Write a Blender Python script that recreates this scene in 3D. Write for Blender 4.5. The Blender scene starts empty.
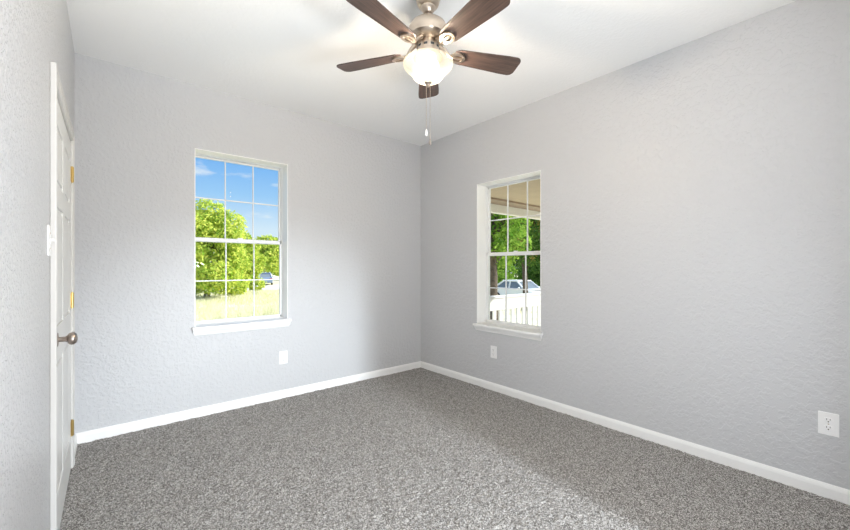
import bpy, bmesh, math, random
from mathutils import Vector, Matrix
import numpy as np

random.seed(7)
rng = np.random.default_rng(7)
PI = math.pi
SC = bpy.context.scene
COL = SC.collection

# ------------------------------------------------------------------ camera
CX, CD = 0.764, 0.645            # world axes of the view: right = (CX,-CD), forward = (CD,CX)
CAMZ, FPX = 1.242, 375.0
cam_d = bpy.data.cameras.new('camera')
cam = bpy.data.objects.new('camera', cam_d)
COL.objects.link(cam)
cam.location = (0, 0, CAMZ)
cam.rotation_euler = (PI / 2, 0, -math.atan2(CD, CX))
cam_d.sensor_width = 36.0
cam_d.lens = FPX / 850 * 36.0
cam_d.shift_y = 2.0 / 850
cam_d.clip_start = 0.03
cam_d.clip_end = 400
SC.camera = cam

# ------------------------------------------------------------------ colour management
SC.view_settings.view_transform = 'Standard'
SC.view_settings.look = 'None'
SC.view_settings.exposure = 0.0
SC.view_settings.gamma = 1.0
SC.view_settings.use_curve_mapping = False
SC.cycles.use_denoising = True
SC.cycles.max_bounces = 10
SC.cycles.diffuse_bounces = 6
SC.cycles.transparent_max_bounces = 16
SC.cycles.caustics_reflective = False
SC.cycles.caustics_refractive = False
SC.cycles.sample_clamp_indirect = 4.0

# ------------------------------------------------------------------ sky
world = bpy.data.worlds.new('sky')
SC.world = world
world.use_nodes = True
nt = world.node_tree
nt.nodes.clear()
wo = nt.nodes.new('ShaderNodeOutputWorld')
bg = nt.nodes.new('ShaderNodeBackground')
tc = nt.nodes.new('ShaderNodeTexCoord')
sep = nt.nodes.new('ShaderNodeSeparateXYZ')
rmp = nt.nodes.new('ShaderNodeValToRGB')
nt.links.new(tc.outputs['Generated'], sep.inputs[0])
nt.links.new(sep.outputs['Z'], rmp.inputs['Fac'])
cr = rmp.color_ramp
cr.elements[0].position = 0.0
cr.elements[0].color = (0.80, 0.90, 1.0, 1)
cr.elements[1].position = 0.75
cr.elements[1].color = (1.0, 1.2, 1.5, 1)
for p, c in ((0.09, (0.70, 0.86, 1.0, 1)), (0.17, (0.36, 0.64, 0.98, 1)), (0.27, (0.17, 0.45, 0.93, 1)), (0.42, (0.17, 0.40, 0.90, 1))):
    e = cr.elements.new(p)
    e.color = c
mp = nt.nodes.new('ShaderNodeMapping')
mp.inputs['Scale'].default_value = (1.6, 1.6, 5.0)
nz = nt.nodes.new('ShaderNodeTexNoise')
nz.inputs['Scale'].default_value = 3.2
nz.inputs['Detail'].default_value = 6
cm = nt.nodes.new('ShaderNodeMapRange')
cm.inputs['From Min'].default_value = 0.60
cm.inputs['From Max'].default_value = 0.72
mx = nt.nodes.new('ShaderNodeMixRGB')
mx.inputs['Color2'].default_value = (1.0, 1.0, 1.0, 1)
nt.links.new(tc.outputs['Generated'], mp.inputs[0])
nt.links.new(mp.outputs[0], nz.inputs['Vector'])
nt.links.new(nz.outputs[0], cm.inputs['Value'])
nt.links.new(cm.outputs[0], mx.inputs['Fac'])
nt.links.new(rmp.outputs[0], mx.inputs['Color1'])
nt.links.new(mx.outputs[0], bg.inputs['Color'])
bg.inputs['Strength'].default_value = 1.0
nt.links.new(bg.outputs[0], wo.inputs['Surface'])

# ------------------------------------------------------------------ sun and added rear fill lights
sun_d = bpy.data.lights.new('sun', 'SUN')
sun_d.energy = 8.0
sun_d.angle = 0.009
sun_d.color = (1.0, 0.96, 0.88)
sun = bpy.data.objects.new('sun', sun_d)
COL.objects.link(sun)
sun.rotation_euler = Vector((-0.72, 0.42, -0.58)).to_track_quat('-Z', 'Y').to_euler()


def area_light(name, loc, direction, sx, sy, watts, color):
    d = bpy.data.lights.new(name, 'AREA')
    d.shape = 'RECTANGLE'
    d.size, d.size_y = sx, sy
    d.energy = watts
    d.color = color
    o = bpy.data.objects.new(name, d)
    COL.objects.link(o)
    o.location = loc
    o.rotation_euler = Vector(direction).to_track_quat('-Z', 'Y').to_euler()
    return o


def spot_light(name, loc, target, watts, angle, blend, radius, color):
    d = bpy.data.lights.new(name, 'SPOT')
    d.energy, d.spot_size, d.spot_blend, d.shadow_soft_size, d.color = watts, math.radians(angle), blend, radius, color
    o = bpy.data.objects.new(name, d)
    COL.objects.link(o)
    o.location = loc
    o.rotation_euler = (Vector(target) - Vector(loc)).to_track_quat('-Z', 'Y').to_euler()
    return o


# added fill lights, unseen behind the camera, aimed in through the wide opening
area_light('rear_fill_area', (0.95, -1.15, 0.55), (0.0, 0.50, 0.85), 2.0, 0.9, 112, (0.94, 0.972, 1.0))  # added soft fill for the whole room
spot_light('patch_fill_spot', (1.60, -2.75, 1.30), (1.25, 2.35, 0.0), 1150, 40, 0.9, 0.12, (0.84, 0.925, 1.0))  # added beam, stands in for the unseen source of the cool patch
spot_light('ceiling_fill_spot', (0.95, -2.3, 0.4), (0.65, 1.2, 2.74), 540, 31, 1.0, 0.25, (0.96, 0.98, 1.0))  # added to brighten the ceiling and bounce off it
spot_light('left_wall_fill_spot', (1.70, -1.0, 1.45), (-0.18, 0.85, 1.40), 210, 50, 1.0, 0.20, (0.93, 0.965, 1.0))  # added to lift the left wall
spot_light('right_wall_fill_spot', (0.15, -1.25, 1.15), (2.95, 0.62, 0.45), 55, 46, 1.0, 0.20, (0.85, 0.93, 1.0))  # added to lift the lower right wall

FAN_WATTS = 74
FAN_COLOR = (1.0, 0.85, 0.68)


# ------------------------------------------------------------------ helpers
def tag(o, label=None, cat=None, group=None, kind=None):
    if label: o['label'] = label
    if cat: o['category'] = cat
    if group: o['group'] = group
    if kind: o['kind'] = kind
    return o


def link(o, parent=None):
    COL.objects.link(o)
    if parent is not None:
        o.parent = parent
    return o


def empty(name, loc, rotz=0.0):
    o = bpy.data.objects.new(name, None)
    o.empty_display_size = 0.1
    link(o)
    o.location = loc
    o.rotation_euler = (0, 0, rotz)
    return o


class MB:
    """collects shapes into one mesh"""
    def __init__(self):
        self.bm = bmesh.new()

    def _merge(self, tmp, M=None):
        if M is not None:
            bmesh.ops.transform(tmp, matrix=M, verts=tmp.verts[:])
        me = bpy.data.meshes.new('tmp')
        tmp.to_mesh(me)
        tmp.free()
        self.bm.from_mesh(me)
        bpy.data.meshes.remove(me)

    def box(self, a, b, bev=0.0, seg=2, M=None):
        t = bmesh.new()
        bmesh.ops.create_cube(t, size=1.0)
        lo = [min(a[i], b[i]) for i in range(3)]
        hi = [max(a[i], b[i]) for i in range(3)]
        for v in t.verts:
            for i in range(3):
                v.co[i] = (lo[i] + hi[i]) / 2 + v.co[i] * (hi[i] - lo[i])
        if bev > 0:
            bmesh.ops.bevel(t, geom=t.edges[:], offset=bev, segments=seg, affect='EDGES', profile=0.5, clamp_overlap=True)
        self._merge(t, M)
        return self

    def lathe(self, prof, seg=40, M=None, closed=False):
        """prof: list of (r, z)"""
        t = bmesh.new()
        rings = []
        for r, z in prof:
            if r < 1e-6:
                rings.append([t.verts.new((0, 0, z))])
            else:
                rings.append([t.verts.new((r * math.cos(2 * PI * k / seg), r * math.sin(2 * PI * k / seg), z)) for k in range(seg)])
        pairs = list(zip(rings[:-1], rings[1:]))
        if closed:
            pairs.append((rings[-1], rings[0]))
        for A, B in pairs:
            for k in range(seg):
                k2 = (k + 1) % seg
                if len(A) == 1 and len(B) == 1:
                    continue
                if len(A) == 1:
                    t.faces.new((A[0], B[k], B[k2]))
                elif len(B) == 1:
                    t.faces.new((A[k], A[k2], B[0]))
                else:
                    t.faces.new((A[k], A[k2], B[k2], B[k]))
        bmesh.ops.recalc_face_normals(t, faces=t.faces[:])
        self._merge(t, M)
        return self

    def tube(self, pts, rad, seg=10, cap=True, M=None):
        t = bmesh.new()
        pts = [Vector(p) for p in pts]
        n = len(pts)
        rads = rad if isinstance(rad, (list, tuple)) else [rad] * n
        rings = []
        for i, p in enumerate(pts):
            d = (pts[min(i + 1, n - 1)] - pts[max(i - 1, 0)]).normalized()
            up = Vector((0, 0, 1)) if abs(d.z) < 0.95 else Vector((1, 0, 0))
            s = d.cross(up).normalized()
            u = s.cross(d).normalized()
            rings.append([t.verts.new(p + (s * math.cos(2 * PI * k / seg) + u * math.sin(2 * PI * k / seg)) * rads[i]) for k in range(seg)])
        for A, B in zip(rings[:-1], rings[1:]):
            for k in range(seg):
                t.faces.new((A[k], A[(k + 1) % seg], B[(k + 1) % seg], B[k]))
        if cap:
            t.faces.new(rings[0])
            t.faces.new(rings[-1])
        bmesh.ops.recalc_face_normals(t, faces=t.faces[:])
        self._merge(t, M)
        return self

    def prism(self, outline, z0, z1, bev=0.0, M=None):
        """outline: list of (x, y) extruded in z"""
        t = bmesh.new()
        a = [t.verts.new((x, y, z0)) for x, y in outline]
        b = [t.verts.new((x, y, z1)) for x, y in outline]
        n = len(a)
        t.faces.new(a)
        t.faces.new(b)
        for k in range(n):
            t.faces.new((a[k], a[(k + 1) % n], b[(k + 1) % n], b[k]))
        bmesh.ops.recalc_face_normals(t, faces=t.faces[:])
        if bev > 0:
            bmesh.ops.bevel(t, geom=t.edges[:], offset=bev, segments=2, affect='EDGES', profile=0.5, clamp_overlap=True)
        self._merge(t, M)
        return self

    def sphere(self, c, r, sub=3, scale=(1, 1, 1)):
        t = bmesh.new()
        bmesh.ops.create_icosphere(t, subdivisions=sub, radius=r)
        for v in t.verts:
            v.co = Vector((c[0] + v.co.x * scale[0], c[1] + v.co.y * scale[1], c[2] + v.co.z * scale[2]))
        self._merge(t)
        return self

    def build(self, name, mat, parent=None, smooth=False, recalc=True, origin=None):
        if recalc:
            bmesh.ops.recalc_face_normals(self.bm, faces=self.bm.faces[:])
        if origin is not None:
            bmesh.ops.translate(self.bm, verts=self.bm.verts[:], vec=(-origin[0], -origin[1], -origin[2]))
        me = bpy.data.meshes.new(name)
        self.bm.to_mesh(me)
        self.bm.free()
        me.materials.append(mat)
        if smooth:
            try:
                me.set_sharp_from_angle(angle=math.radians(38))
            except Exception:
                pass
            for p in me.polygons:
                p.use_smooth = True
        o = bpy.data.objects.new(name, me)
        if origin is not None:
            o.location = origin
        return link(o, parent)


def at(px, z, Z=0.0):
    """world point that stands at image column px and depth z"""
    xc = (px - 425) / FPX * z
    return Vector((CX * xc + CD * z, -CD * xc + CX * z, Z))


# ------------------------------------------------------------------ materials
def new_mat(name):
    m = bpy.data.materials.new(name)
    m.use_nodes = True
    n = m.node_tree
    b = n.nodes['Principled BSDF']
    return m, n, b


def simple(name, color, rough=0.5, metal=0.0, bump=None, spec=0.5, var=None):
    m, n, b = new_mat(name)
    b.inputs['Base Color'].default_value = (*color, 1)
    b.inputs['Roughness'].default_value = rough
    b.inputs['Metallic'].default_value = metal
    b.inputs['Specular IOR Level'].default_value = spec
    t = n.nodes.new('ShaderNodeTexCoord')
    if var:
        sc, amt = var
        z = n.nodes.new('ShaderNodeTexNoise')
        z.inputs['Scale'].default_value = sc
        z.inputs['Detail'].default_value = 4
        n.links.new(t.outputs['Object'], z.inputs['Vector'])
        r = n.nodes.new('ShaderNodeValToRGB')
        r.color_ramp.elements[0].position = 0.3
        r.color_ramp.elements[1].position = 0.7
        r.color_ramp.elements[0].color = (*[c * (1 - amt) for c in color], 1)
        r.color_ramp.elements[1].color = (*[min(1, c * (1 + amt)) for c in color], 1)
        n.links.new(z.outputs[0], r.inputs[0])
        n.links.new(r.outputs[0], b.inputs['Base Color'])
    if bump:
        sc, st, dist = bump
        z = n.nodes.new('ShaderNodeTexNoise')
        z.inputs['Scale'].default_value = sc
        z.inputs['Detail'].default_value = 3
        n.links.new(t.outputs['Object'], z.inputs['Vector'])
        bp = n.nodes.new('ShaderNodeBump')
        bp.inputs['Strength'].default_value = st
        bp.inputs['Distance'].default_value = dist
        n.links.new(z.outputs[0], bp.inputs['Height'])
        n.links.new(bp.outputs[0], b.inputs['Normal'])
    return m


def wall_paint(name, color, rough, s1, s2, strength):
    """eggshell paint over a knock-down / orange-peel texture"""
    m, n, b = new_mat(name)
    b.inputs['Base Color'].default_value = (*color, 1)
    b.inputs['Roughness'].default_value = rough
    t = n.nodes.new('ShaderNodeTexCoord')
    z1 = n.nodes.new('ShaderNodeTexNoise')
    z1.inputs['Scale'].default_value = s1
    z1.inputs['Detail'].default_value = 3
    z2 = n.nodes.new('ShaderNodeTexNoise')
    z2.inputs['Scale'].default_value = s2
    z2.inputs['Detail'].default_value = 2
    n.links.new(t.outputs['Object'], z1.inputs['Vector'])
    n.links.new(t.outputs['Object'], z2.inputs['Vector'])
    r1 = n.nodes.new('ShaderNodeMapRange')
    r1.interpolation_type = 'SMOOTHSTEP'
    r1.inputs['From Min'].default_value = 0.46
    r1.inputs['From Max'].default_value = 0.58
    n.links.new(z1.outputs[0], r1.inputs['Value'])
    ad = n.nodes.new('ShaderNodeMath')
    ad.operation = 'MULTIPLY_ADD'
    n.links.new(z2.outputs[0], ad.inputs[0])
    ad.inputs[1].default_value = 0.6
    n.links.new(r1.outputs[0], ad.inputs[2])
    bp = n.nodes.new('ShaderNodeBump')
    bp.inputs['Strength'].default_value = strength
    bp.inputs['Distance'].default_value = 0.0030
    n.links.new(ad.outputs[0], bp.inputs['Height'])
    n.links.new(bp.outputs[0], b.inputs['Normal'])
    return m


M = {}
M['wall'] = wall_paint('grey_wall_paint', (0.572, 0.577, 0.590), 0.40, 36, 115, 0.55)
M['wall_fine'] = wall_paint('grey_wall_paint_grazed', (0.572, 0.577, 0.590), 0.30, 60, 170, 1.0)
M['ceiling'] = wall_paint('white_ceiling_paint', (0.90, 0.90, 0.89), 0.75, 45, 120, 0.2)
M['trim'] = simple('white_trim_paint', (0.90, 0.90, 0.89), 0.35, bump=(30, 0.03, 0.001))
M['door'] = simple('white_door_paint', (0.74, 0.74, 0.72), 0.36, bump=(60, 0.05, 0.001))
M['casing'] = simple('shade_toned_casing_paint', (0.66, 0.65, 0.63), 0.4, bump=(60, 0.05, 0.001))  # white paint darkened to imitate shade on the near casing edge
M['vinyl'] = simple('white_vinyl', (0.82, 0.83, 0.83), 0.4, bump=(40, 0.02, 0.001))
M['plastic'] = simple('white_plastic', (0.90, 0.90, 0.90), 0.3, var=(30, 0.01))
M['slot'] = simple('dark_slot', (0.05, 0.05, 0.05), 0.6, var=(30, 0.05))
M['nickel'] = simple('brushed_nickel', (0.60, 0.51, 0.42), 0.30, 1.0, bump=(90, 0.05, 0.001))
M['nickel_dark'] = simple('aged_nickel', (0.42, 0.36, 0.32), 0.34, 1.0, bump=(90, 0.05, 0.001))
M['brass'] = simple('brass', (0.62, 0.45, 0.17), 0.32, 1.0, bump=(80, 0.05, 0.001))
M['deck'] = simple('deck_boards', (0.30, 0.27, 0.24), 0.7, bump=(25, 0.3, 0.005), var=(6, 0.2))
M['brown'] = simple('brown_porch_trim', (0.33, 0.25, 0.19), 0.6, bump=(20, 0.1, 0.002), var=(5, 0.1))
M['porch_white'] = simple('white_porch_paint', (0.80, 0.80, 0.78), 0.5, bump=(20, 0.1, 0.002))
M['concrete'] = simple('pale_concrete', (0.60, 0.58, 0.55), 0.9, bump=(8, 0.3, 0.01), var=(3, 0.08))
M['bark'] = simple('bark', (0.10, 0.075, 0.055), 0.9, bump=(14, 0.8, 0.03), var=(9, 0.35))
M['car_white'] = simple('white_car_paint', (0.80, 0.81, 0.82), 0.2, var=(4, 0.01))
M['car_blue'] = simple('blue_grey_car_paint', (0.22, 0.29, 0.42), 0.25, var=(4, 0.03))
M['rubber'] = simple('tyre_rubber', (0.02, 0.02, 0.02), 0.8, bump=(60, 0.3, 0.005))
M['car_glass'] = simple('dark_car_glass', (0.16, 0.19, 0.22), 0.06, var=(4, 0.05))
M['lamp_red'] = simple('red_tail_lamp', (0.5, 0.03, 0.02), 0.25, var=(20, 0.1))
M['lamp_clear'] = simple('clear_head_lamp', (0.75, 0.78, 0.8), 0.15, var=(20, 0.05))


def board_mat(name, color, pitch, axis):
    """painted boards with fine grooves"""
    m, n, b = new_mat(name)
    t = n.nodes.new('ShaderNodeTexCoord')
    s = n.nodes.new('ShaderNodeSeparateXYZ')
    n.links.new(t.outputs['Object'], s.inputs[0])
    d = n.nodes.new('ShaderNodeMath'); d.operation = 'DIVIDE'; d.inputs[1].default_value = pitch
    n.links.new(s.outputs[axis], d.inputs[0])
    f = n.nodes.new('ShaderNodeMath'); f.operation = 'FRACT'
    n.links.new(d.outputs[0], f.inputs[0])
    g = n.nodes.new('ShaderNodeMapRange')
    g.inputs['From Min'].default_value = 0.0
    g.inputs['From Max'].default_value = 0.06
    n.links.new(f.outputs[0], g.inputs['Value'])
    z = n.nodes.new('ShaderNodeTexNoise'); z.inputs['Scale'].default_value = 5
    n.links.new(t.outputs['Object'], z.inputs['Vector'])
    r = n.nodes.new('ShaderNodeValToRGB')
    r.color_ramp.elements[0].color = (*[c * 0.85 for c in color], 1)
    r.color_ramp.elements[1].color = (*[c * 1.1 for c in color], 1)
    n.links.new(z.outputs[0], r.inputs[0])
    n.links.new(r.outputs[0], b.inputs['Base Color'])
    bp = n.nodes.new('ShaderNodeBump'); bp.inputs['Strength'].default_value = 0.6; bp.inputs['Distance'].default_value = 0.006
    n.links.new(g.outputs[0], bp.inputs['Height'])
    n.links.new(bp.outputs[0], b.inputs['Normal'])
    b.inputs['Roughness'].default_value = 0.6
    return m


M['porch_ceiling'] = board_mat('tan_porch_boards', (0.50, 0.40, 0.29), 0.09, 'Y')


def carpet_mat():
    m, n, b = new_mat('grey_fleck_carpet')
    t = n.nodes.new('ShaderNodeTexCoord')
    v = n.nodes.new('ShaderNodeTexVoronoi')
    v.inputs['Scale'].default_value = 230
    n.links.new(t.outputs['Object'], v.inputs['Vector'])
    w = n.nodes.new('ShaderNodeSeparateColor')
    n.links.new(v.outputs['Color'], w.inputs[0])
    z = n.nodes.new('ShaderNodeTexNoise')
    z.inputs['Scale'].default_value = 330
    z.inputs['Detail'].default_value = 2
    n.links.new(t.outputs['Object'], z.inputs['Vector'])
    mixf = n.nodes.new('ShaderNodeMath'); mixf.operation = 'MULTIPLY_ADD'
    n.links.new(z.outputs[0], mixf.inputs[0]); mixf.inputs[1].default_value = 0.7
    sub = n.nodes.new('ShaderNodeMath'); sub.operation = 'MULTIPLY_ADD'
    n.links.new(w.outputs[0], sub.inputs[0]); sub.inputs[1].default_value = 0.6; sub.inputs[2].default_value = -0.15
    n.links.new(sub.outputs[0], mixf.inputs[2])
    r = n.nodes.new('ShaderNodeValToRGB')
    e = r.color_ramp.elements
    e[0].position = 0.17; e[0].color = (0.085, 0.077, 0.070, 1)
    e[1].position = 0.86; e[1].color = (0.68, 0.66, 0.635, 1)
    k = e.new(0.47); k.color = (0.262, 0.252, 0.241, 1)
    n.links.new(mixf.outputs[0], r.inputs[0])
    n.links.new(r.outputs[0], b.inputs['Base Color'])
    b.inputs['Roughness'].default_value = 1.0
    b.inputs['Specular IOR Level'].default_value = 0.1
    return m


M['carpet'] = carpet_mat()


def wood_mat():
    m, n, b = new_mat('walnut_blade')
    t = n.nodes.new('ShaderNodeTexCoord')
    mp_ = n.nodes.new('ShaderNodeMapping')
    mp_.inputs['Scale'].default_value = (2.2, 32, 32)
    n.links.new(t.outputs['Object'], mp_.inputs[0])
    z = n.nodes.new('ShaderNodeTexNoise')
    z.inputs['Scale'].default_value = 3
    z.inputs['Detail'].default_value = 5
    z.inputs['Distortion'].default_value = 0.6
    n.links.new(mp_.outputs[0], z.inputs['Vector'])
    r = n.nodes.new('ShaderNodeValToRGB')
    e = r.color_ramp.elements
    e[0].position = 0.32; e[0].color = (0.034, 0.023, 0.020, 1)
    e[1].position = 0.70; e[1].color = (0.095, 0.060, 0.050, 1)
    n.links.new(z.outputs[0], r.inputs[0])
    n.links.new(r.outputs[0], b.inputs['Base Color'])
    b.inputs['Roughness'].default_value = 0.38
    return m


M['wood'] = wood_mat()


def glass_mat():
    m = bpy.data.materials.new('window_glass')
    m.use_nodes = True
    n = m.node_tree
    n.nodes.clear()
    o = n.nodes.new('ShaderNodeOutputMaterial')
    tr = n.nodes.new('ShaderNodeBsdfTransparent')
    tr.inputs[0].default_value = (0.97, 0.985, 0.98, 1)
    gl = n.nodes.new('ShaderNodeBsdfGlossy')
    gl.inputs['Roughness'].default_value = 0.0
    fr = n.nodes.new('ShaderNodeFresnel')
    fr.inputs['IOR'].default_value = 1.06
    mix = n.nodes.new('ShaderNodeMixShader')
    n.links.new(fr.outputs[0], mix.inputs[0])
    n.links.new(tr.outputs[0], mix.inputs[1])
    n.links.new(gl.outputs[0], mix.inputs[2])
    n.links.new(mix.outputs[0], o.inputs[0])
    return m


M['glass'] = glass_mat()


def bowl_mat():
    """frosted cream glass bowl: light from the bulbs passes through it"""
    m = bpy.data.materials.new('frosted_bowl_glass')
    m.use_nodes = True
    n = m.node_tree
    n.nodes.clear()
    o = n.nodes.new('ShaderNodeOutputMaterial')
    t = n.nodes.new('ShaderNodeTexCoord')
    z = n.nodes.new('ShaderNodeTexNoise'); z.inputs['Scale'].default_value = 14; z.inputs['Detail'].default_value = 3
    n.links.new(t.outputs['Object'], z.inputs['Vector'])
    r = n.nodes.new('ShaderNodeValToRGB')
    r.color_ramp.elements[0].color = (0.96, 0.84, 0.66, 1)
    r.color_ramp.elements[1].color = (1.0, 0.93, 0.80, 1)
    n.links.new(z.outputs[0], r.inputs[0])
    tr = n.nodes.new('ShaderNodeBsdfTransparent')
    tl = n.nodes.new('ShaderNodeBsdfTranslucent'); tl.inputs[0].default_value = (0.036, 0.034, 0.029, 1)
    ad = n.nodes.new('ShaderNodeAddShader')
    em = n.nodes.new('ShaderNodeEmission'); em.inputs['Strength'].default_value = 1.35
    n.links.new(r.outputs[0], tr.inputs[0]); n.links.new(r.outputs[0], em.inputs[0])
    m2 = n.nodes.new('ShaderNodeMixShader'); m2.inputs[0].default_value = 0.60
    n.links.new(em.outputs[0], ad.inputs[0]); n.links.new(tl.outputs[0], ad.inputs[1])
    n.links.new(ad.outputs[0], m2.inputs[1]); n.links.new(tr.outputs[0], m2.inputs[2])
    n.links.new(m2.outputs[0], o.inputs[0])
    return m


M['bowl'] = bowl_mat()
mb_, nb_, bb_ = new_mat('glowing_bulb')
bb_.inputs['Base Color'].default_value = (1, 0.95, 0.85, 1)
bb_.inputs['Emission Color'].default_value = (1.0, 0.86, 0.66, 1)
bb_.inputs['Emission Strength'].default_value = 2.2
M['bulb'] = mb_


def leaf_mat(name, dark, light, trans=0.45):
    m = bpy.data.materials.new(name)
    m.use_nodes = True
    n = m.node_tree
    n.nodes.clear()
    o = n.nodes.new('ShaderNodeOutputMaterial')
    g = n.nodes.new('ShaderNodeNewGeometry')
    r = n.nodes.new('ShaderNodeValToRGB')
    r.color_ramp.elements[0].color = (*dark, 1)
    r.color_ramp.elements[1].color = (*light, 1)
    n.links.new(g.outputs['Random Per Island'], r.inputs[0])
    d = n.nodes.new('ShaderNodeBsdfDiffuse')
    t = n.nodes.new('ShaderNodeBsdfTranslucent')
    mix = n.nodes.new('ShaderNodeMixShader')
    mix.inputs[0].default_value = trans
    n.links.new(r.outputs[0], d.inputs[0])
    n.links.new(r.outputs[0], t.inputs[0])
    n.links.new(d.outputs[0], mix.inputs[1])
    n.links.new(t.outputs[0], mix.inputs[2])
    n.links.new(mix.outputs[0], o.inputs[0])
    return m


M['leaf_bright'] = leaf_mat('bright_yellow_green_leaves', (0.22, 0.40, 0.05), (0.85, 0.86, 0.20))
M['leaf_mid'] = leaf_mat('mid_green_leaves', (0.10, 0.24, 0.03), (0.38, 0.55, 0.10))
M['leaf_deep'] = leaf_mat('deep_green_leaves', (0.04, 0.11, 0.025), (0.18, 0.32, 0.07))
M['leaf_tan'] = leaf_mat('tan_green_leaves', (0.22, 0.24, 0.05), (0.55, 0.46, 0.16))
M['straw'] = leaf_mat('dry_grass_blades', (0.60, 0.60, 0.28), (1.0, 0.96, 0.84), 0.45)


def ground_mat():
    m, n, b = new_mat('dry_lawn_soil')
    t = n.nodes.new('ShaderNodeTexCoord')
    z = n.nodes.new('ShaderNodeTexNoise'); z.inputs['Scale'].default_value = 0.6; z.inputs['Detail'].default_value = 8
    n.links.new(t.outputs['Object'], z.inputs['Vector'])
    r = n.nodes.new('ShaderNodeValToRGB')
    e = r.color_ramp.elements
    e[0].position = 0.35; e[0].color = (0.55, 0.50, 0.27, 1)
    e[1].position = 0.62; e[1].color = (0.82, 0.75, 0.55, 1)
    n.links.new(z.outputs[0], r.inputs[0])
    n.links.new(r.outputs[0], b.inputs['Base Color'])
    b.inputs['Roughness'].default_value = 0.95
    return m


M['ground'] = ground_mat()

# ------------------------------------------------------------------ room dimensions
XL, XR, YB, YF, H = -0.181, 2.956, 3.583, -0.45, 2.74
WT = 0.20
WA = (0.542, 1.311, 0.738, 2.222)        # window in back wall: X0, X1, Z0, Z1
WB = (1.893, 2.658, 0.643, 2.110)        # window in right wall: Y0, Y1, Z0, Z1
DOOR = (2.191, 3.161, 2.018)             # opening in left wall: Y0, Y1, height
REAR_OPENING = (-0.02, 1.82, 2.66)                # unseen opening behind the camera, shaped to pass the fill light
REARW = (-0.05, 0.85)


def structure(o):
    o['kind'] = 'structure'
    return o


def wall_with_hole(name, axis, p0, p1, a0, a1, hole, z0=-0.05, z1=H + 0.02, more=(), mat='wall'):
    """a straight wall from a0 to a1 with rectangular openings; p0..p1 its thickness"""
    mb = MB()

    def bx(u0, u1, w0, w1):
        if u1 - u0 < 1e-4 or w1 - w0 < 1e-4:
            return
        if axis == 'X':
            mb.box((u0, p0, w0), (u1, p1, w1))
        else:
            mb.box((p0, u0, w0), (p1, u1, w1))
    holes = sorted([hole, *more])
    u = a0
    for h0, h1, hz0, hz1 in holes:
        bx(u, h0, z0, z1)
        bx(h0, h1, z0, hz0)
        bx(h0, h1, hz1, z1)
        u = h1
    bx(u, a1, z0, z1)
    return structure(mb.build(name, M[mat]))


wall_with_hole('wall_back', 'X', YB, YB + WT, XL - WT, XR + WT, WA)
wall_with_hole('wall_right', 'Y', XR, XR + WT, YF - 0.12, YB, WB)
wall_with_hole('wall_left', 'Y', XL - 0.12, XL, YF - 0.12, YB, (DOOR[0], DOOR[1], 0.0, DOOR[2]), mat='wall_fine')
wall_with_hole('wall_front', 'X', YF - 0.12, YF, XL, XR, (REAR_OPENING[0], REAR_OPENING[1], 0.0, REAR_OPENING[2]))

structure(MB().box((XL - 0.3, YF - 3.2, H), (XR + 0.55, YB + 0.55, H + 0.22)).build('ceiling', M['ceiling']))
structure(MB().box((XL - 0.12, YF - 3.2, -0.12), (XR + WT, YB + WT, -0.012)).build('floor', M['deck']))
# unseen enclosure added behind the camera: holds the fill lights, blocks the sun
structure(MB().box((XL - 0.12, YF - 3.0, -0.01), (XL, YF - 0.12, H)).build('wall_fill_enclosure_west', M['wall']))
structure(MB().box((XR, YF - 3.0, -0.01), (XR + WT, YF - 0.12, H)).build('wall_fill_enclosure_east', M['wall']))
structure(MB().box((XL - 0.12, YF - 3.1, -0.01), (XR + WT, YF - 3.0, H)).build('wall_fill_enclosure_end', M['wall']))


# ------------------------------------------------------------------ carpet pile (real relief)
def carpet():
    step = 0.0058
    xs = np.arange(XL, XR + step * 0.5, step)
    ys = np.arange(-0.40, YB + step * 0.5, step)
    xs[-1] = XR; ys[-1] = YB
    nx, ny = len(xs), len(ys)
    X, Y = np.meshgrid(xs, ys)
    ph = rng.uniform(0, 2 * PI, 24)
    low = np.zeros_like(X)
    for k in range(12):
        f = rng.uniform(3, 20)
        a = rng.uniform(0, 2 * PI)
        low += np.sin(f * (X * math.cos(a) + Y * math.sin(a)) + ph[k]) / 12
    mid = np.zeros_like(X)
    n1 = rng.normal(0, 1, X.shape)
    for dx in (-1, 0, 1):
        for dy in (-1, 0, 1):
            mid += np.roll(np.roll(n1, dx, 1), dy, 0) / 9
    for k in range(12, 24):
        f = rng.uniform(22, 75)
        a = rng.uniform(0, 2 * PI)
        low += 1.6 * np.sin(f * (X * math.cos(a) + Y * math.sin(a)) + ph[k] + 2.0 * np.sin(4 * X + ph[k - 12]) * np.cos(3 * Y)) / 12
    Z = 0.004 + 0.0026 * low + 0.0026 * mid + rng.normal(0, 0.0014, X.shape)
    jx = rng.uniform(-0.35, 0.35, X.shape) * step
    jy = rng.uniform(-0.35, 0.35, X.shape) * step
    jx[:, [0, -1]] = 0; jy[[0, -1], :] = 0
    co = np.stack([X + jx, Y + jy, np.maximum(Z, -0.009)], -1).reshape(-1, 3)
    i = np.arange(nx * ny).reshape(ny, nx)
    q = np.stack([i[:-1, :-1], i[:-1, 1:], i[1:, 1:], i[1:, :-1]], -1).reshape(-1, 4)
    me = bpy.data.meshes.new('carpet_pile')
    me.vertices.add(len(co)); me.vertices.foreach_set('co', co.ravel())
    me.loops.add(q.size); me.loops.foreach_set('vertex_index', q.ravel())
    me.polygons.add(len(q)); me.polygons.foreach_set('loop_start', np.arange(0, q.size, 4))
    me.update(calc_edges=True)
    me.materials.append(M['carpet'])
    o = link(bpy.data.objects.new('carpet_pile', me))
    tag(o, 'grey flecked cut-pile carpet covering the whole room floor', 'carpet', kind='stuff')


carpet()

# ------------------------------------------------------------------ baseboards
BH = 0.078


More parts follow.
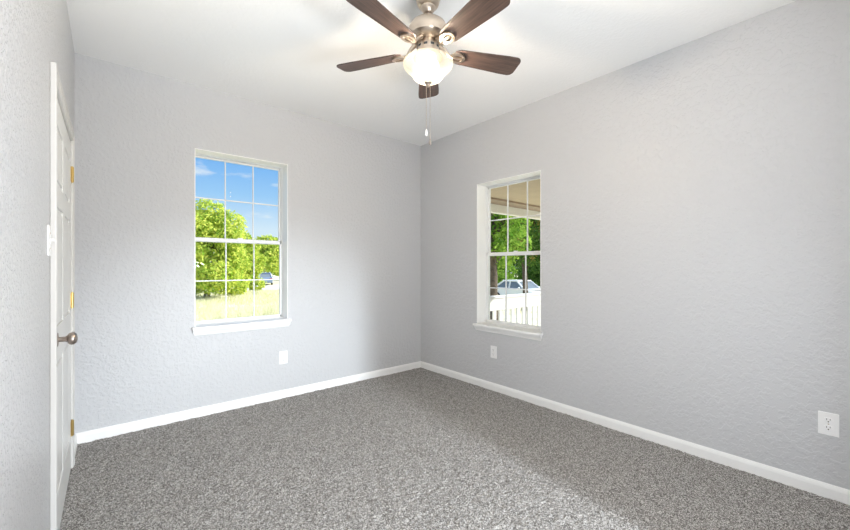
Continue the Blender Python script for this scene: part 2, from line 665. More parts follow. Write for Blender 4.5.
def baseboard(name, pts_from, pts_to, normal):
    a, b, nrm = Vector((*pts_from, 0)), Vector((*pts_to, 0)), Vector((*normal, 0))
    prof = [(0.0, 0.0), (0.015, 0.0), (0.015, BH - 0.022), (0.012, BH - 0.010), (0.006, BH), (0.0, BH)]
    t = bmesh.new()
    A = [t.verts.new(a + nrm * d + Vector((0, 0, z))) for d, z in prof]
    B = [t.verts.new(b + nrm * d + Vector((0, 0, z))) for d, z in prof]
    n = len(A)
    t.faces.new(A); t.faces.new(B)
    for k in range(n):
        t.faces.new((A[k], A[(k + 1) % n], B[(k + 1) % n], B[k]))
    mb = MB(); mb._merge(t)
    return structure(mb.build(name, M['trim']))


baseboard('baseboard_back', (XL, YB), (XR, YB), (0, -1))
baseboard('baseboard_right', (XR, YF), (XR, YB - 0.015), (-1, 0))
baseboard('baseboard_left', (XL, DOOR[1] + 0.058), (XL, YB - 0.015), (1, 0))
baseboard('baseboard_left.001', (XL, YF), (XL, DOOR[0] - 0.058), (1, 0))


# ------------------------------------------------------------------ windows
def window(name, fn, u0, u1, z0, z1):
    """fn(u, d, z) -> world; d = 0 at the room face of the wall, growing outwards"""
    root = empty(name, fn((u0 + u1) / 2, 0.0, z0))
    root['kind'] = 'structure'
    org = root.location.copy()

    def bx(mb, u_a, u_b, d_a, d_b, z_a, z_b, bev=0.0):
        mb.box(Vector(fn(u_a, d_a, z_a)) - org, Vector(fn(u_b, d_b, z_b)) - org, bev)
    # white jamb boards lining the reveal
    j = MB()
    t = 0.006
    bx(j, u0, u0 + t, 0.0, 0.135, z0, z1); bx(j, u1 - t, u1, 0.0, 0.135, z0, z1)
    bx(j, u0, u1, 0.0, 0.135, z1 - t, z1)
    j.build('jamb', M['trim'], root)
    # stool with apron
    s = MB()
    bx(s, u0 - 0.021, u1 + 0.021, -0.045, 0.0, z0 - 0.012, z0 + 0.010, 0.004)
    bx(s, u0, u1, -0.001, 0.135, z0 - 0.0, z0 + 0.010)
    s.build('stool', M['trim'], root)
    a = MB()
    prof = [(-0.030, z0 - 0.012), (-0.028, z0 - 0.024), (-0.018, z0 - 0.040), (-0.012, z0 - 0.060), (0.0, z0 - 0.060), (0.0, z0 - 0.012)]
    tb = bmesh.new()
    e0, e1 = u0 - 0.014, u1 + 0.014
    A = [tb.verts.new(Vector(fn(e0 + (0.012 if z < z0 - 0.05 else 0.0), d, z)) - org) for d, z in prof]
    B = [tb.verts.new(Vector(fn(e1 - (0.012 if z < z0 - 0.05 else 0.0), d, z)) - org) for d, z in prof]
    tb.faces.new(A); tb.faces.new(B)
    for k in range(len(A)):
        tb.faces.new((A[k], A[(k + 1) % len(A)], B[(k + 1) % len(A)], B[k]))
    a._merge(tb)
    a.build('apron', M['trim'], root)
    # vinyl main frame
    f = MB()
    w = 0.013
    bx(f, u0, u0 + w, 0.135, 0.20, z0, z1, 0.002); bx(f, u1 - w, u1, 0.135, 0.20, z0, z1, 0.002)
    bx(f, u0, u1, 0.135, 0.20, z1 - w, z1, 0.002); bx(f, u0, u1, 0.135, 0.20, z0, z0 + w + 0.003, 0.002)
    f.build('window_frame', M['vinyl'], root)
    zm = (z0 + z1) / 2
    ua, ub = u0 + w, u1 - w

    def sash(nm, d, za, zb, rail_b, rail_t):
        st = 0.015
        m = MB()
        bx(m, ua, ua + st, d, d + 0.026, za, zb, 0.003); bx(m, ub - st, ub, d, d + 0.026, za, zb, 0.003)
        bx(m, ua, ub, d, d + 0.026, za, za + rail_b, 0.003); bx(m, ua, ub, d, d + 0.026, zb - rail_t, zb, 0.003)
        o = m.build(nm, M['vinyl'], root)
        g0, g1, h0, h1 = ua + st, ub - st, za + rail_b, zb - rail_t
        g = MB()
        bx(g, g0 - 0.004, g1 + 0.004, d + 0.010, d + 0.014, h0 - 0.004, h1 + 0.004)
        g.build('pane', M['glass'], o)
        for k in (1, 2):
            u = g0 + (g1 - g0) * k / 3
            v = MB(); bx(v, u - 0.0042, u + 0.0042, d + 0.004, d + 0.018, h0, h1); v.build('muntin', M['vinyl'], o)
        hz = (h0 + h1) / 2
        v = MB(); bx(v, g0, g1, d + 0.0045, d + 0.0175, hz - 0.0048, hz + 0.0048); v.build('muntin', M['vinyl'], o)
        return o
    sash('upper_sash', 0.168, zm - 0.018, z1 - w, 0.034, 0.015)
    low = sash('lower_sash', 0.139, z0 + w + 0.003, zm + 0.018, 0.024, 0.034)
    lk = MB()
    uc = (u0 + u1) / 2
    bx(lk, uc - 0.022, uc + 0.022, 0.142, 0.162, zm + 0.018, zm + 0.028, 0.003)
    lk.build('sash_lock', M['vinyl'], low)
    return root


window('window_1', lambda u, d, z: (u, YB + d, z), *WA)
window('window_2', lambda u, d, z: (XR + d, u, z), *WB)


# ------------------------------------------------------------------ door in the left wall
def door():
    y0, y1, h = DOOR
    # casing round the opening
    c = MB()
    cw = 0.057
    xf = XL + 0.016

    def cas(a, b):
        c.box(a, b, 0.004)
    e = 0.0015
    cas((XL, y0 - cw + e, 0.0), (xf, y0, h + e)); cas((XL, y1, 0.0), (xf, y1 + cw - e, h + e)); cas((XL, y0 - cw + 2 * e, h), (xf - e * 0.5, y1 + cw - 2 * e, h + cw - e))
    cas((XL, y0 - cw, 0.0), (xf + 0.004, y0 - cw + 0.018, h + cw)); cas((XL, y1 + cw - 0.018, 0.0), (xf + 0.004, y1 + cw, h + cw))
    cas((XL, y0 - cw + 0.010, h + cw - 0.018), (xf + 0.0035, y1 + cw - 0.010, h + cw - 0.0005))
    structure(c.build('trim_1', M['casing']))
    jm = MB()
    jm.box((XL - 0.12, y0, 0.0), (XL + 0.001, y0 + 0.018, h)); jm.box((XL - 0.12, y1 - 0.018, 0.0), (XL + 0.001, y1, h))
    jm.box((XL - 0.12, y0, h - 0.018), (XL + 0.001, y1, h))
    jm.box((XL - 0.075, y0 + 0.018, 0.0), (XL - 0.040, y0 + 0.030, h - 0.018)); jm.box((XL - 0.075, y0 + 0.018, h - 0.030), (XL - 0.040, y1 - 0.018, h - 0.018))
    structure(jm.build('trim_2', M['trim']))
    a0, a1, zb, zt = y0 + 0.021, y1 - 0.021, 0.014, h - 0.021
    root = empty('door_1', (XL, (a0 + a1) / 2, zb))
    root['kind'] = 'structure'
    root.location = (XL, a1, zb)
    # six raised panels
    m = MB()
    W = a1 - a0
    xface, xback = 0.006, -0.029                      # local: face into the room
    L = lambda y: y - a1
    m.box((xback, L(a0), 0), (xface - 0.006, L(a1), zt - zb))
    st, mid = 0.115, 0.10
    rails = [(0.0, 0.20), (0.80, 0.96), (1.50, 1.60), (zt - zb - 0.115, zt - zb)]
    for u, v in ((0.0, st), (W - st, W)):
        m.box((xface - 0.0061, L(a0 + u), 0), (xface, L(a0 + v), zt - zb), 0.0015)
    for r0, r1 in rails:
        m.box((xface - 0.0061, L(a0 + st), r0), (xface, L(a0 + W - st), r1), 0.0015)
    for (r0, r1) in [(0.20, 0.80), (0.96, 1.50), (1.60, zt - zb - 0.115)]:
        m.box((xface - 0.0061, L(a0 + W / 2 - mid / 2), r0), (xface, L(a0 + W / 2 + mid / 2), r1), 0.0015)
        for u, v in ((st, W / 2 - mid / 2), (W / 2 + mid / 2, W - st)):
            m.box((xface - 0.007, L(a0 + u + 0.022), r0 + 0.022), (xface - 0.0005, L(a0 + v - 0.022), r1 - 0.022), 0.005)
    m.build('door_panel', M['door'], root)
    # knob
    Rk = Matrix.Translation((xface, L(a0 + 0.070), 0.925 - zb)) @ Matrix.Rotation(PI / 2, 4, 'Y')
    k = MB()
    k.lathe([(0.0, 0.036), (0.017, 0.037), (0.025, 0.042), (0.028, 0.050), (0.027, 0.059), (0.021, 0.066), (0.011, 0.070), (0.0, 0.071)], 28, Rk)
    k.lathe([(0.011, 0.006), (0.011, 0.030), (0.015, 0.036), (0.0, 0.037)], 24, Rk)
    kn = k.build('door_knob', M['nickel_dark'], root, smooth=True)
    kn['label'] = 'satin nickel round door knob'
    r = MB()
    r.lathe([(0.0, 0.0), (0.033, 0.0), (0.033, 0.003), (0.028, 0.008), (0.012, 0.010), (0.0, 0.010)], 28, Rk)
    r.build('rosette', M['nickel_dark'], kn, smooth=True)
    # hinges
    for hz in (1.808, 1.039, 0.257):
        q = MB()
        z0 = hz - zb
        q.tube([(xface + 0.006, 0.010, z0 - 0.045), (xface + 0.006, 0.010, z0 + 0.045)], 0.008, 12)
        q.tube([(xface + 0.006, 0.010, z0 - 0.050), (xface + 0.006, 0.010, z0 - 0.045)], 0.0045, 12)
        q.tube([(xface + 0.006, 0.010, z0 + 0.045), (xface + 0.006, 0.010, z0 + 0.050)], 0.0045, 12)
        q.box((xface - 0.001, -0.022, z0 - 0.044), (xface + 0.0022, 0.008, z0 + 0.044))
        q.box((xface - 0.001, 0.011, z0 - 0.044), (xface + 0.004, 0.018, z0 + 0.044))
        hg = q.build('hinge', M['brass'], root, smooth=True)
        hg['label'] = 'brass butt hinge'
    return root


door()


# ------------------------------------------------------------------ switch and outlets
def face_frame(origin, out, right):
    """matrix: local x = right along the wall, y = up, z = out of the wall"""
    o, w, r = Vector(origin), Vector(out), Vector(right)
    u = Vector((0, 0, 1))
    m = Matrix.Identity(4)
    for i in range(3):
        m[i][0], m[i][1], m[i][2], m[i][3] = r[i], u[i], w[i], o[i]
    return m


def outlet(loc, out, right, label, w=0.078, h=0.122):
    root = empty('wall_outlet', loc)
    tag(root, label, 'outlet')
    Mx = face_frame((0, 0, 0), out, right)
    p = MB(); p.box((-w / 2, -h / 2, 0.0), (w / 2, h / 2, 0.0065), 0.003, 3, Mx)
    p.build('cover_plate', M['plastic'], root)
    s = MB(); s.lathe([(0.0, 0.0064), (0.0032, 0.0064), (0.0032, 0.0074), (0.0, 0.0078)], 12, Mx)
    s.build('screw', M['nickel'], root)
    for cy in (0.0205, -0.0205):
        m = MB()
        pts = []
        for k in range(24):
            a = 2 * PI * k / 24
            pts.append((0.0172 * math.cos(a), cy + max(-0.0135, min(0.0135, 0.0172 * math.sin(a)))))
        m.prism(pts, 0.0062, 0.0085, 0.0006, Mx)
        rc = m.build('receptacle', M['plastic'], root)
        g = MB()
        g.box((-0.0075, cy - 0.001, 0.0080), (-0.0053, cy + 0.0085, 0.0089), 0, 1, Mx)
        g.box((0.0053, cy + 0.0005, 0.0080), (0.0075, cy + 0.0085, 0.0089), 0, 1, Mx)
        g.lathe([(0.0, 0.0080), (0.0030, 0.0080), (0.0030, 0.0089), (0.0, 0.0089)], 12, Mx @ Matrix.Translation((0, cy - 0.0075, 0)))
        sl = g.build('slots', M['slot'], rc)
        sl['label'] = 'dark plug slots'
    return root


outlet((1.267, YB, 0.386), (0, -1, 0), (1, 0, 0), 'white outlet low on the back wall, below and right of the sky-filled window')
outlet((XR, 2.430, 0.389), (-1, 0, 0), (0, -1, 0), 'white outlet low on the right wall, under the porch-view window')
outlet((XR, 0.141, 0.400), (-1, 0, 0), (0, -1, 0), 'large-looking white outlet on the right wall at the right edge, nearest the viewer')


def switch():
    root = empty('light_switch', (XL, 2.075, 1.345))
    tag(root, 'white toggle light switch on the left wall beside the door casing', 'light switch')
    Mx = face_frame((0, 0, 0), (1, 0, 0), (0, 1, 0))
    MB().box((-0.037, -0.060, 0.0), (0.037, 0.060, 0.0065), 0.003, 3, Mx).build('cover_plate', M['plastic'], root)
    t = MB(); t.box((-0.005, -0.012, 0.0062), (0.005, 0.012, 0.008), 0.0006, 1, Mx)
    t.box((-0.004, -0.001, 0.007), (0.004, 0.008, 0.019), 0.0015, 2, Mx)
    t.build('toggle', M['plastic'], root)
    for z in (0.030, -0.030):
        s = MB(); s.lathe([(0.0, 0.0064), (0.0032, 0.0064), (0.0032, 0.0074), (0.0, 0.0078)], 12, Mx @ Matrix.Translation((0, z, 0)))
        s.build('screw', M['nickel'], root)


switch()


# ------------------------------------------------------------------ ceiling fan
def fan():
    fx, fy = 1.335, 1.555
    root = empty('ceiling_fan', (fx, fy, H))
    tag(root, 'five-blade ceiling fan with dark walnut blades, nickel motor and lit frosted bowl', 'ceiling fan')
    D = lambda z: z - H                                 # local height
    # canopy in steps
    MB().lathe([(0.0, 0.0), (0.072, 0.0), (0.074, -0.012), (0.070, -0.030), (0.063, -0.040), (0.064, -0.050), (0.055, -0.072),
                (0.041, -0.080), (0.041, -0.088), (0.029, -0.104), (0.022, -0.112), (0.0, -0.113)], 40).build('canopy', M['nickel'], root, smooth=True)
    MB().lathe([(0.0, -0.10), (0.0125, -0.10), (0.0125, -0.150), (0.0, -0.150)], 20).build('downrod', M['nickel_dark'], root, smooth=True)
    # motor housing: dome and rim
    MB().lathe([(0.0, -0.136), (0.022, -0.136), (0.024, -0.144), (0.040, -0.148), (0.070, -0.158), (0.096, -0.178), (0.109, -0.205),
                (0.112, -0.226), (0.107, -0.238), (0.107, -0.248), (0.096, -0.262), (0.074, -0.272), (0.0, -0.272)], 48).build('motor_housing', M['nickel'], root, smooth=True)
    # vented switch housing below the motor
    s = MB().lathe([(0.0, -0.270), (0.055, -0.270), (0.060, -0.282), (0.060, -0.322), (0.066, -0.328), (0.066, -0.338), (0.056, -0.345), (0.0, -0.345)], 40)
    sh = s.build('switch_housing', M['nickel'], root, smooth=True)
    v = MB()
    for k in range(10):
        a = 2 * PI * k / 10
        v.box((0.0585, -0.010, -0.312), (0.0615, 0.010, -0.300), 0.001, 1, Matrix.Rotation(a, 4, 'Z'))
    vo = v.build('vent_slots', M['slot'], sh)
    vo['label'] = 'dark vent slots'
    # shallow fitter pan that carries the bowl
    MB().lathe([(0.0, -0.343), (0.060, -0.343), (0.078, -0.352), (0.080, -0.362), (0.074, -0.366), (0.0, -0.366)], 40).build('fitter', M['nickel'], root, smooth=True)
    # bell-shaped glass bowl
    out = [(0.132, -0.378), (0.136, -0.382), (0.136, -0.392), (0.132, -0.404), (0.122, -0.416), (0.107, -0.427), (0.096, -0.437),
           (0.090, -0.448), (0.083, -0.460), (0.070, -0.473), (0.050, -0.484), (0.026, -0.490), (0.0, -0.492)]
    bowl = MB().lathe(out, 56).build('glass_bowl', M['bowl'], root, smooth=True)
    bowl['label'] = 'lit frosted cream glass bowl'
    MB().lathe([(0.0, -0.487), (0.020, -0.488), (0.021, -0.493), (0.013, -0.499), (0.009, -0.505), (0.010, -0.510), (0.005, -0.516), (0.0, -0.517)], 24).build('finial', M['nickel_dark'], bowl, smooth=True)
    # bulbs in their sockets
    for k in range(3):
        a = 2 * PI * k / 3 + 0.5
        b = MB()
        c = Vector((0.052 * math.cos(a), 0.052 * math.sin(a), -0.420))
        b.sphere(c, 0.027, 3, (1, 1, 1.15))
        b.tube([c + Vector((0, 0, 0.022)), c + Vector((0, 0, 0.052))], 0.013, 12)
        b.build('bulb', M['bulb'], root, smooth=True)
    # five blades, one pointing straight away from the viewer
    base = math.atan2(CX, CD) - 0.016
    zb = -0.322
    for k in range(5):
        ang = base + 2 * PI * k / 5
        Rz = Matrix.Rotation(ang, 4, 'Z')
        pitch = Matrix.Rotation(math.radians(-12), 4, 'X')
        e = []
        r0, r1 = 0.150, 0.548
        n = 14
        hw = lambda s: 0.050 + 0.020 * min(1, s * 1.25)
        top = []
        for i in range(n + 1):
            s = i / n
            x = r0 + (r1 - r0) * s
            w = hw(s)
            if s < 0.08: w *= 0.72 + 0.28 * math.sqrt(s / 0.08)
            top.append((x, w))
        cap = []
        rc = 0.034
        # rounded tip corners, slightly skewed end
        for j in range(6):
            a = PI / 2 - (PI / 2) * j / 5
            cap.append((r1 - rc + rc * math.cos(a), top[-1][1] - rc + rc * math.sin(a)))
        cap2 = []
        for j in range(6):
            a = -(PI / 2) * j / 5
            cap2.append((r1 - rc + rc * math.cos(a), -top[-1][1] + rc + rc * math.sin(a)))
        outline = [p for p in top if p[0] < r1 - rc - 0.002] + cap + cap2 + [(x, -w) for x, w in reversed(top) if x < r1 - rc - 0.002]
        mb = MB().prism(outline, -0.003, 0.003, 0.0012)
        bl = mb.build('blade', M['wood'], root)
        bl.matrix_local = Matrix.Translation((0, 0, zb)) @ Rz @ pitch
        # iron: arm from the motor and an open oval medallion under the blade root
        ir = MB()
        ir.tube([(0.070, 0.0, 0.046), (0.095, 0.0, 0.030), (0.120, 0.0, 0.000), (0.140, 0.0, -0.010)], [0.012, 0.011, 0.010, 0.010], 10)
        ring = []
        for j in range(29):
            a = 2 * PI * j / 28
            ring.append((0.170 + 0.036 * math.cos(a), 0.028 * math.sin(a), -0.0095))
        t = bmesh.new()
        secs = []
        for (x, y, z) in ring[:-1]:
            d = Vector((x - 0.170, y * 1.3, 0)).normalized()
            secs.append([t.verts.new(Vector((x, y, z)) + d * u + Vector((0, 0, w))) for u, w in ((-0.008, -0.004), (0.008, -0.004), (0.008, 0.0065), (-0.008, 0.0065))])
        for j in range(28):
            A, B = secs[j], secs[(j + 1) % 28]
            for q in range(4):
                t.faces.new((A[q], A[(q + 1) % 4], B[(q + 1) % 4], B[q]))
        bmesh.ops.recalc_face_normals(t, faces=t.faces[:])
        ir._merge(t)
        ir.box((0.140, -0.007, -0.0125), (0.200, 0.007, -0.004), 0.002)
        io = ir.build('blade_iron', M['nickel'], root, smooth=True)
        io.matrix_local = Matrix.Translation((0, 0, zb)) @ Rz @ pitch
        for (x, y) in ((0.196, 0.017), (0.196, -0.017), (0.146, 0.0)):
            MB().sphere((x, y, -0.0135), 0.0045, 2, (1, 1, 0.5)).build('screw', M['nickel_dark'], io, smooth=True)
    # two pull chains with fobs
    rgt = Vector((CX, -CD, 0))
    for off, zend, fob in ((-0.010, 1.958, 'bell'), (0.011, 1.908, 'bead')):
        p = rgt * off
        c = MB()
        z = -0.515
        zl = D(zend) + 0.034
        c.tube([(p.x, p.y, -0.500), (p.x, p.y, zl)], 0.0011, 6)
        while z > zl:
            c.sphere((p.x, p.y, z), 0.0022, 1)
            z -= 0.0085
        ch = c.build('pull_chain', M['nickel'], root, smooth=True)
        f = MB()
        T = Matrix.Translation((p.x, p.y, D(zend)))
        if fob == 'bell':
            f.lathe([(0.0, 0.036), (0.003, 0.035), (0.0055, 0.026), (0.0065, 0.014), (0.0085, 0.004), (0.006, 0.0), (0.0, 0.0)], 16, T)
            f.build('fob', M['plastic'], ch, smooth=True)
        else:
            f.lathe([(0.0, 0.036), (0.003, 0.034), (0.004, 0.024), (0.0075, 0.014), (0.0075, 0.006), (0.003, 0.0), (0.0, 0.0)], 16, T)
            f.build('fob', M['nickel_dark'], ch, smooth=True)
    # the light of the bulbs
    ld = bpy.data.lights.new('fan_light', 'POINT')
    ld.energy = FAN_WATTS
    ld.color = FAN_COLOR
    ld.shadow_soft_size = 0.055
    lo = bpy.data.objects.new('fan_light', ld)
    link(lo, root)
    lo.location = (0, 0, -0.425)
    return root


fan()

# ------------------------------------------------------------------ outdoors: ground, road
GZ = -0.75


def gz(x, y=0.0):
    return GZ - 0.02 * max(0.0, min(30.0, x - 4.0))


def ground():
    me = bpy.data.meshes.new('ground')
    xs = [-120, -60, -30, -10, 4, 8, 12, 16, 20, 25, 34, 60, 120]
    ys = [-80, -30, -5, 5, 15, 30, 60, 100, 160]
    vs = [(x, y, gz(x)) for y in ys for x in xs]
    n = len(xs)
    fs = [(j * n + i, j * n + i + 1, (j + 1) * n + i + 1, (j + 1) * n + i) for j in range(len(ys) - 1) for i in range(n - 1)]
    me.from_pydata(vs, [], fs)
    me.materials.append(M['ground'])
    structure(link(bpy.data.objects.new('ground', me)))
    # house plinth below the floor
    structure(MB().box((XL - 0.12, YF - 3.2, -1.0), (XR + WT, YB + WT, -0.12)).build('foundation', M['concrete']))
    # pale road across the view of the back window
    r = bmesh.new()
    pts = [at(225, 34), at(360, 34), at(360, 44), at(225, 44)]
    lo = [r.verts.new((p.x, p.y, gz(p.x) - 0.06)) for p in pts]
    hi = [r.verts.new((p.x, p.y, gz(p.x) + 0.03)) for p in pts]
    r.faces.new(lo); r.faces.new(hi)
    for k in range(4):
        r.faces.new((lo[k], lo[(k + 1) % 4], hi[(k + 1) % 4], hi[k]))
    mb = MB(); mb._merge(r)
    structure(mb.build('road', M['concrete']))


ground()


# ------------------------------------------------------------------ porch outside the right wall
PC = 2.21
PY = 3.68
PXE = 6.0
structure(MB().box((XR + WT, YF - 1.5, -0.24), (PXE, PY + 0.06, -0.12)).build('porch_floor', M['deck']))
structure(MB().box((XR + WT, YF - 1.5, PC), (PXE + 0.2, PY + 0.12, PC + 0.10)).build('porch_ceiling', M['porch_ceiling']))
structure(MB().box((XR + WT, PY - 0.05, PC - 0.145), (PXE, PY + 0.05, PC), 0.004).build('porch_beam', M['porch_white']))
structure(MB().box((XR + WT, PY - 0.30, PC - 0.025), (PXE, PY - 0.05, PC), 0.002).build('porch_trim', M['brown']))


def railing():
    root = empty('porch_railing', (XR + WT + 0.02, PY, -0.12))
    tag(root, 'white wooden porch railing with flat balusters outside the right window', 'railing')
    L = PXE - (XR + WT) - 0.04
    zt = 0.80 + 0.12
    MB().box((0, -0.060, zt - 0.035), (L, 0.060, zt), 0.004).build('top_rail', M['porch_white'], root)
    MB().box((0, -0.052, zt - 0.215), (L, -0.012, zt - 0.035), 0.003).build('rail_board', M['porch_white'], root)
    MB().box((0, -0.020, 0.08), (L, 0.020, 0.17), 0.003).build('bottom_rail', M['porch_white'], root)
    x = 0.05
    while x < L - 0.05:
        MB().box((x, -0.045, 0.06), (x + 0.072, -0.021, zt - 0.214), 0.002).build('baluster', M['porch_white'], root)
        x += 0.148


railing()


# ------------------------------------------------------------------ trees
def leaves_mesh(name, blobs, n, size, mat, parent):
    """n small leaves scattered through a set of ellipsoidal clumps"""
    w = np.array([b[3] * b[4] * b[5] for b in blobs]) ** (2 / 3)
    idx = rng.choice(len(blobs), n, p=w / w.sum())
    B = np.array(blobs)[idx]
    d = rng.normal(0, 1, (n, 3)); d /= np.linalg.norm(d, axis=1)[:, None]
    rad = rng.uniform(0.55, 1.0, n) ** 0.6
    c = B[:, :3] + d * B[:, 3:6] * rad[:, None] * rng.uniform(0.85, 1.12, (n, 1))
    nrm = d * 0.7 + rng.normal(0, 0.55, (n, 3)) + np.array([0, 0, 0.35])
    nrm /= np.linalg.norm(nrm, axis=1)[:, None]
    a = np.cross(nrm, rng.normal(0, 1, (n, 3))); a /= np.linalg.norm(a, axis=1)[:, None]
    b = np.cross(nrm, a)
    s = size * rng.uniform(0.6, 1.3, (n, 1))
    v = np.empty((n, 4, 3))
    v[:, 0] = c - a * s; v[:, 1] = c + b * s * 0.45 + nrm * s * 0.08; v[:, 2] = c + a * s; v[:, 3] = c - b * s * 0.45 + nrm * s * 0.08
    me = bpy.data.meshes.new(name)
    me.vertices.add(n * 4); me.vertices.foreach_set('co', v.ravel())
    me.loops.add(n * 4); me.loops.foreach_set('vertex_index', np.arange(n * 4))
    me.polygons.add(n); me.polygons.foreach_set('loop_start', np.arange(0, n * 4, 4))
    me.update(calc_edges=True)
    me.materials.append(mat)
    return link(bpy.data.objects.new(name, me), parent)


def tree(px, z, crown, trunk_r, mat, n, size, label, name='leafy_tree', lean=0.0):
    """crown: (bottom height, top height, radius) above the ground"""
    p = at(px, z)
    p.z = gz(p.x)
    root = empty(name, p)
    tag(root, label, 'tree')
    cb, ct, R = crown
    t = MB()
    top = cb + (ct - cb) * 0.75
    pts = [(lean * s * s + random.uniform(-0.04, 0.04), random.uniform(-0.04, 0.04), -0.1 + (top + 0.1) * s) for s in (0, 0.15, 0.35, 0.55, 0.75, 1.0)]
    t.tube(pts, [trunk_r * 1.35, trunk_r, trunk_r * 0.85, trunk_r * 0.65, trunk_r * 0.4, trunk_r * 0.12], 10)
    blobs = []
    nb = 16
    for k in range(nb):
        a = 2.399 * k + random.uniform(-0.3, 0.3)
        s = (k + 0.5) / nb
        zz = cb + (ct - cb) * (0.12 + 0.76 * s)
        rr = R * math.sqrt(max(0.05, 1 - (2 * (s - 0.40)) ** 2 * 0.72)) * random.uniform(0.45, 0.75)
        q = Vector((lean * 0.8 + rr * math.cos(a), rr * math.sin(a), zz))
        br = R * random.uniform(0.30, 0.46)
        blobs.append((q.x, q.y, q.z, br, br, br * 0.8))
        st = Vector(pts[2 + (k % 3)])
        t.tube([st, st.lerp(q, 0.5) + Vector((0, 0, 0.15)), q], [trunk_r * 0.30, trunk_r * 0.2, trunk_r * 0.06], 6)
    blobs.append((lean * 0.8, 0, (cb + ct) / 2, R * 0.62, R * 0.62, (ct - cb) * 0.40))
    t.build('trunk', M['bark'], root, smooth=True)
    leaves_mesh('foliage', blobs, n, size, M[mat], root)
    return root


# seen through the back window
tree(207, 22.5, (0.0, 6.0, 2.7), 0.16, 'leaf_bright', 24000, 0.115, 'broad bright yellow-green tree filling the left of the back window view')
tree(243, 29.5, (0.0, 4.9, 1.7), 0.12, 'leaf_bright', 11000, 0.12, 'smaller bright tree in the middle of the back window, right of the broad one')
tree(268, 53, (0.8, 7.0, 2.9), 0.20, 'leaf_bright', 6000, 0.24, 'pale yellow-green tree beyond the road, above the blue-grey car')
tree(291, 66, (0.4, 7.0, 2.9), 0.20, 'leaf_mid', 5000, 0.26, 'darker green tree beyond the road at the right edge of the back window')
# seen through the right window
tree(492, 13.5, (1.9, 6.5, 1.7), 0.24, 'leaf_mid', 9000, 0.085, 'mid-green tree with a dark trunk at the left of the right window view')
tree(525, 19.3, (2.3, 6.5, 1.5), 0.14, 'leaf_tan', 5000, 0.13, 'tan and yellow-green tree in the middle of the right window view')
tree(548, 16, (1.6, 7.0, 1.7), 0.16, 'leaf_deep', 9000, 0.085, 'deep green tree at the right of the right window view')
tree(494, 31, (0.0, 3.4, 2.0), 0.10, 'leaf_mid', 8000, 0.12, 'low rounded bush behind the parked white car, left side', 'leafy_bush')
tree(541, 33, (0.0, 3.4, 2.0), 0.10, 'leaf_deep', 8000, 0.12, 'low dark bush behind the parked white car, right side', 'leafy_bush')
tree(505, 40, (0.4, 10.5, 4.6), 0.30, 'leaf_deep', 14000, 0.17, 'tall dark tree behind the parked white car, left side')
tree(547, 48, (0.3, 11.0, 5.0), 0.30, 'leaf_mid', 13000, 0.19, 'tall green tree behind the parked white car, right side')
tree(468, 52, (0.3, 11.0, 4.6), 0.28, 'leaf_deep', 9000, 0.2, 'dark tree farthest left in the right window view')


# ------------------------------------------------------------------ dry grass
def grass():
    n = 42000
    z = rng.uniform(9.0, 33.0, n)
    px = rng.uniform(180, 300, n)
    xc = (px - 425) / FPX * z
    X = CX * xc + CD * z
    Y = -CD * xc + CX * z
    G = GZ - 0.02 * np.clip(X - 4.0, 0, 30)
    h = rng.uniform(0.14, 0.42, n) * (0.7 + 0.5 * np.sin(X * 0.9) * np.sin(Y * 0.7))
    w = rng.uniform(0.010, 0.022, n)
    a = rng.uniform(0, 2 * PI, n)
    lx, ly = rng.normal(0, 0.12, n), rng.normal(0, 0.12, n)
    v = np.empty((n, 3, 3))
    v[:, 0] = np.stack([X - np.cos(a) * w, Y - np.sin(a) * w, G - 0.02], -1)
    v[:, 1] = np.stack([X + np.cos(a) * w, Y + np.sin(a) * w, G - 0.02], -1)
    v[:, 2] = np.stack([X + lx, Y + ly, G + h], -1)
    me = bpy.data.meshes.new('dry_grass')
    me.vertices.add(n * 3); me.vertices.foreach_set('co', v.ravel())
    me.loops.add(n * 3); me.loops.foreach_set('vertex_index', np.arange(n * 3))
    me.polygons.add(n); me.polygons.foreach_set('loop_start', np.arange(0, n * 3, 3))
    me.update(calc_edges=True)
    me.materials.append(M['straw'])
    o = link(bpy.data.objects.new('dry_grass', me))
    tag(o, 'tall dry straw-coloured grass outside the back window', 'grass', kind='stuff')


grass()


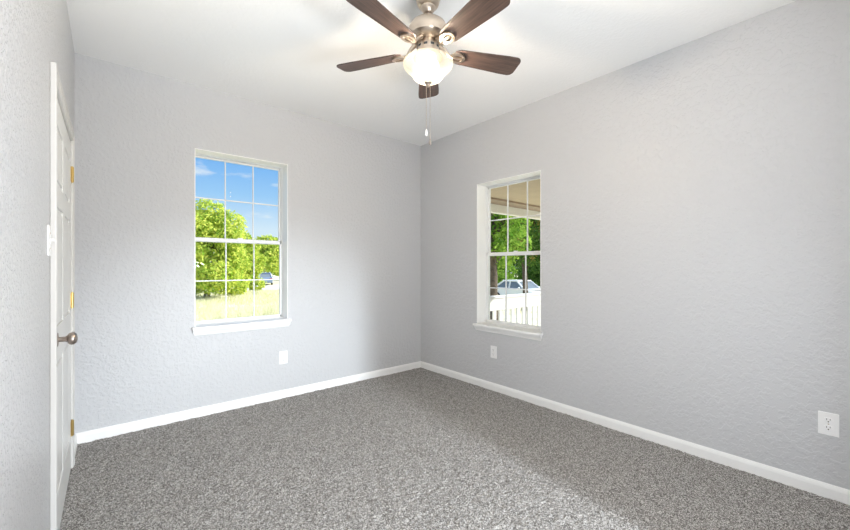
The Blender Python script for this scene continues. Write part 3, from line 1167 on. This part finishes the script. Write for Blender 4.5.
# ------------------------------------------------------------------ cars
def car(px, z, yaw, mat, label):
    p = at(px, z)
    p.z = gz(p.x) + (0.03 if mat == 'car_blue' else 0.0)
    root = empty('car', p, yaw)
    tag(root, label, 'car')
    # lower body: side silhouette (x = length, front at +x), rounded plan
    sil = [(-2.20, 0.30), (-2.25, 0.55), (-2.18, 0.86), (-1.60, 0.95), (0.85, 0.95), (1.75, 0.80), (2.15, 0.66), (2.22, 0.42), (2.10, 0.25), (-2.05, 0.25)]
    b = MB()
    t = bmesh.new()
    rows = []
    for yy, k in ((-0.86, 0.955), (-0.80, 0.985), (-0.45, 1.0), (0.45, 1.0), (0.80, 0.985), (0.86, 0.955)):
        rows.append([t.verts.new((x * k, yy, zz if abs(yy) < 0.85 or zz < 0.5 else zz - 0.05)) for x, zz in sil])
    n = len(sil)
    for A, B in zip(rows[:-1], rows[1:]):
        for k in range(n):
            t.faces.new((A[k], A[(k + 1) % n], B[(k + 1) % n], B[k]))
    t.faces.new(rows[0]); t.faces.new(rows[-1])
    bmesh.ops.recalc_face_normals(t, faces=t.faces[:])
    b._merge(t)
    # roof and pillars
    rf = [(-1.00, 1.40), (-0.80, 1.46), (0.10, 1.47), (0.30, 1.41)]
    b.box((-1.10, -0.63, 1.36), (0.35, 0.63, 1.46), 0.04)
    for s in (-1, 1):
        for (x0, x1) in ((-1.75, -0.95), (-0.35, -0.38), (0.92, 0.22)):
            b.tube([(x0, s * 0.74, 0.94), (x1, s * 0.58, 1.42)], 0.06, 6)
    b.build('body', M[mat], root)
    g = MB()
    t = bmesh.new()
    lo = [t.verts.new(v) for v in ((-1.72, -0.71, 0.94), (0.90, -0.71, 0.94), (0.90, 0.71, 0.94), (-1.72, 0.71, 0.94))]
    hi = [t.verts.new(v) for v in ((-0.96, -0.565, 1.40), (0.22, -0.565, 1.40), (0.22, 0.565, 1.40), (-0.96, 0.565, 1.40))]
    t.faces.new(lo); t.faces.new(hi)
    for k in range(4):
        t.faces.new((lo[k], lo[(k + 1) % 4], hi[(k + 1) % 4], hi[k]))
    bmesh.ops.recalc_face_normals(t, faces=t.faces[:])
    g._merge(t)
    g.build('windows', M['car_glass'], root)
    for x in (-1.35, 1.40):
        for s in (-1, 1):
            Mw = Matrix.Translation((x, s * 0.78, 0.31)) @ Matrix.Rotation(PI / 2, 4, 'X')
            w = MB().lathe([(0.0, -0.09), (0.20, -0.09), (0.29, -0.10), (0.31, -0.06), (0.31, 0.06), (0.29, 0.10), (0.20, 0.09), (0.0, 0.09)], 20, Mw)
            wo_ = w.build('wheel', M['rubber'], root, smooth=True)
            MB().lathe([(0.0, -0.105), (0.17, -0.098), (0.19, -0.08), (0.19, 0.08), (0.17, 0.098), (0.0, 0.105)], 16, Mw).build('hubcap', M['nickel'], wo_, smooth=True)
    for s in (-1, 1):
        MB().box((2.00, s * 0.50, 0.58), (2.17, s * 0.80, 0.70), 0.02).build('headlight', M['lamp_clear'], root)
        MB().box((-2.24, s * 0.55, 0.66), (-2.10, s * 0.83, 0.82), 0.02).build('tail_light', M['lamp_red'], root)
        MB().sphere((0.72, s * 0.93, 0.99), 0.09, 2, (0.6, 1, 0.7)).build('mirror', M[mat], root)


view_yaw = math.atan2(CX, CD)
car(521, 25, view_yaw + PI + 0.55, 'car_white', 'white car parked beyond the porch railing, seen through the right window')
car(265, 47, view_yaw + 0.4, 'car_blue', 'blue-grey car parked beyond the pale road, seen through the back window')
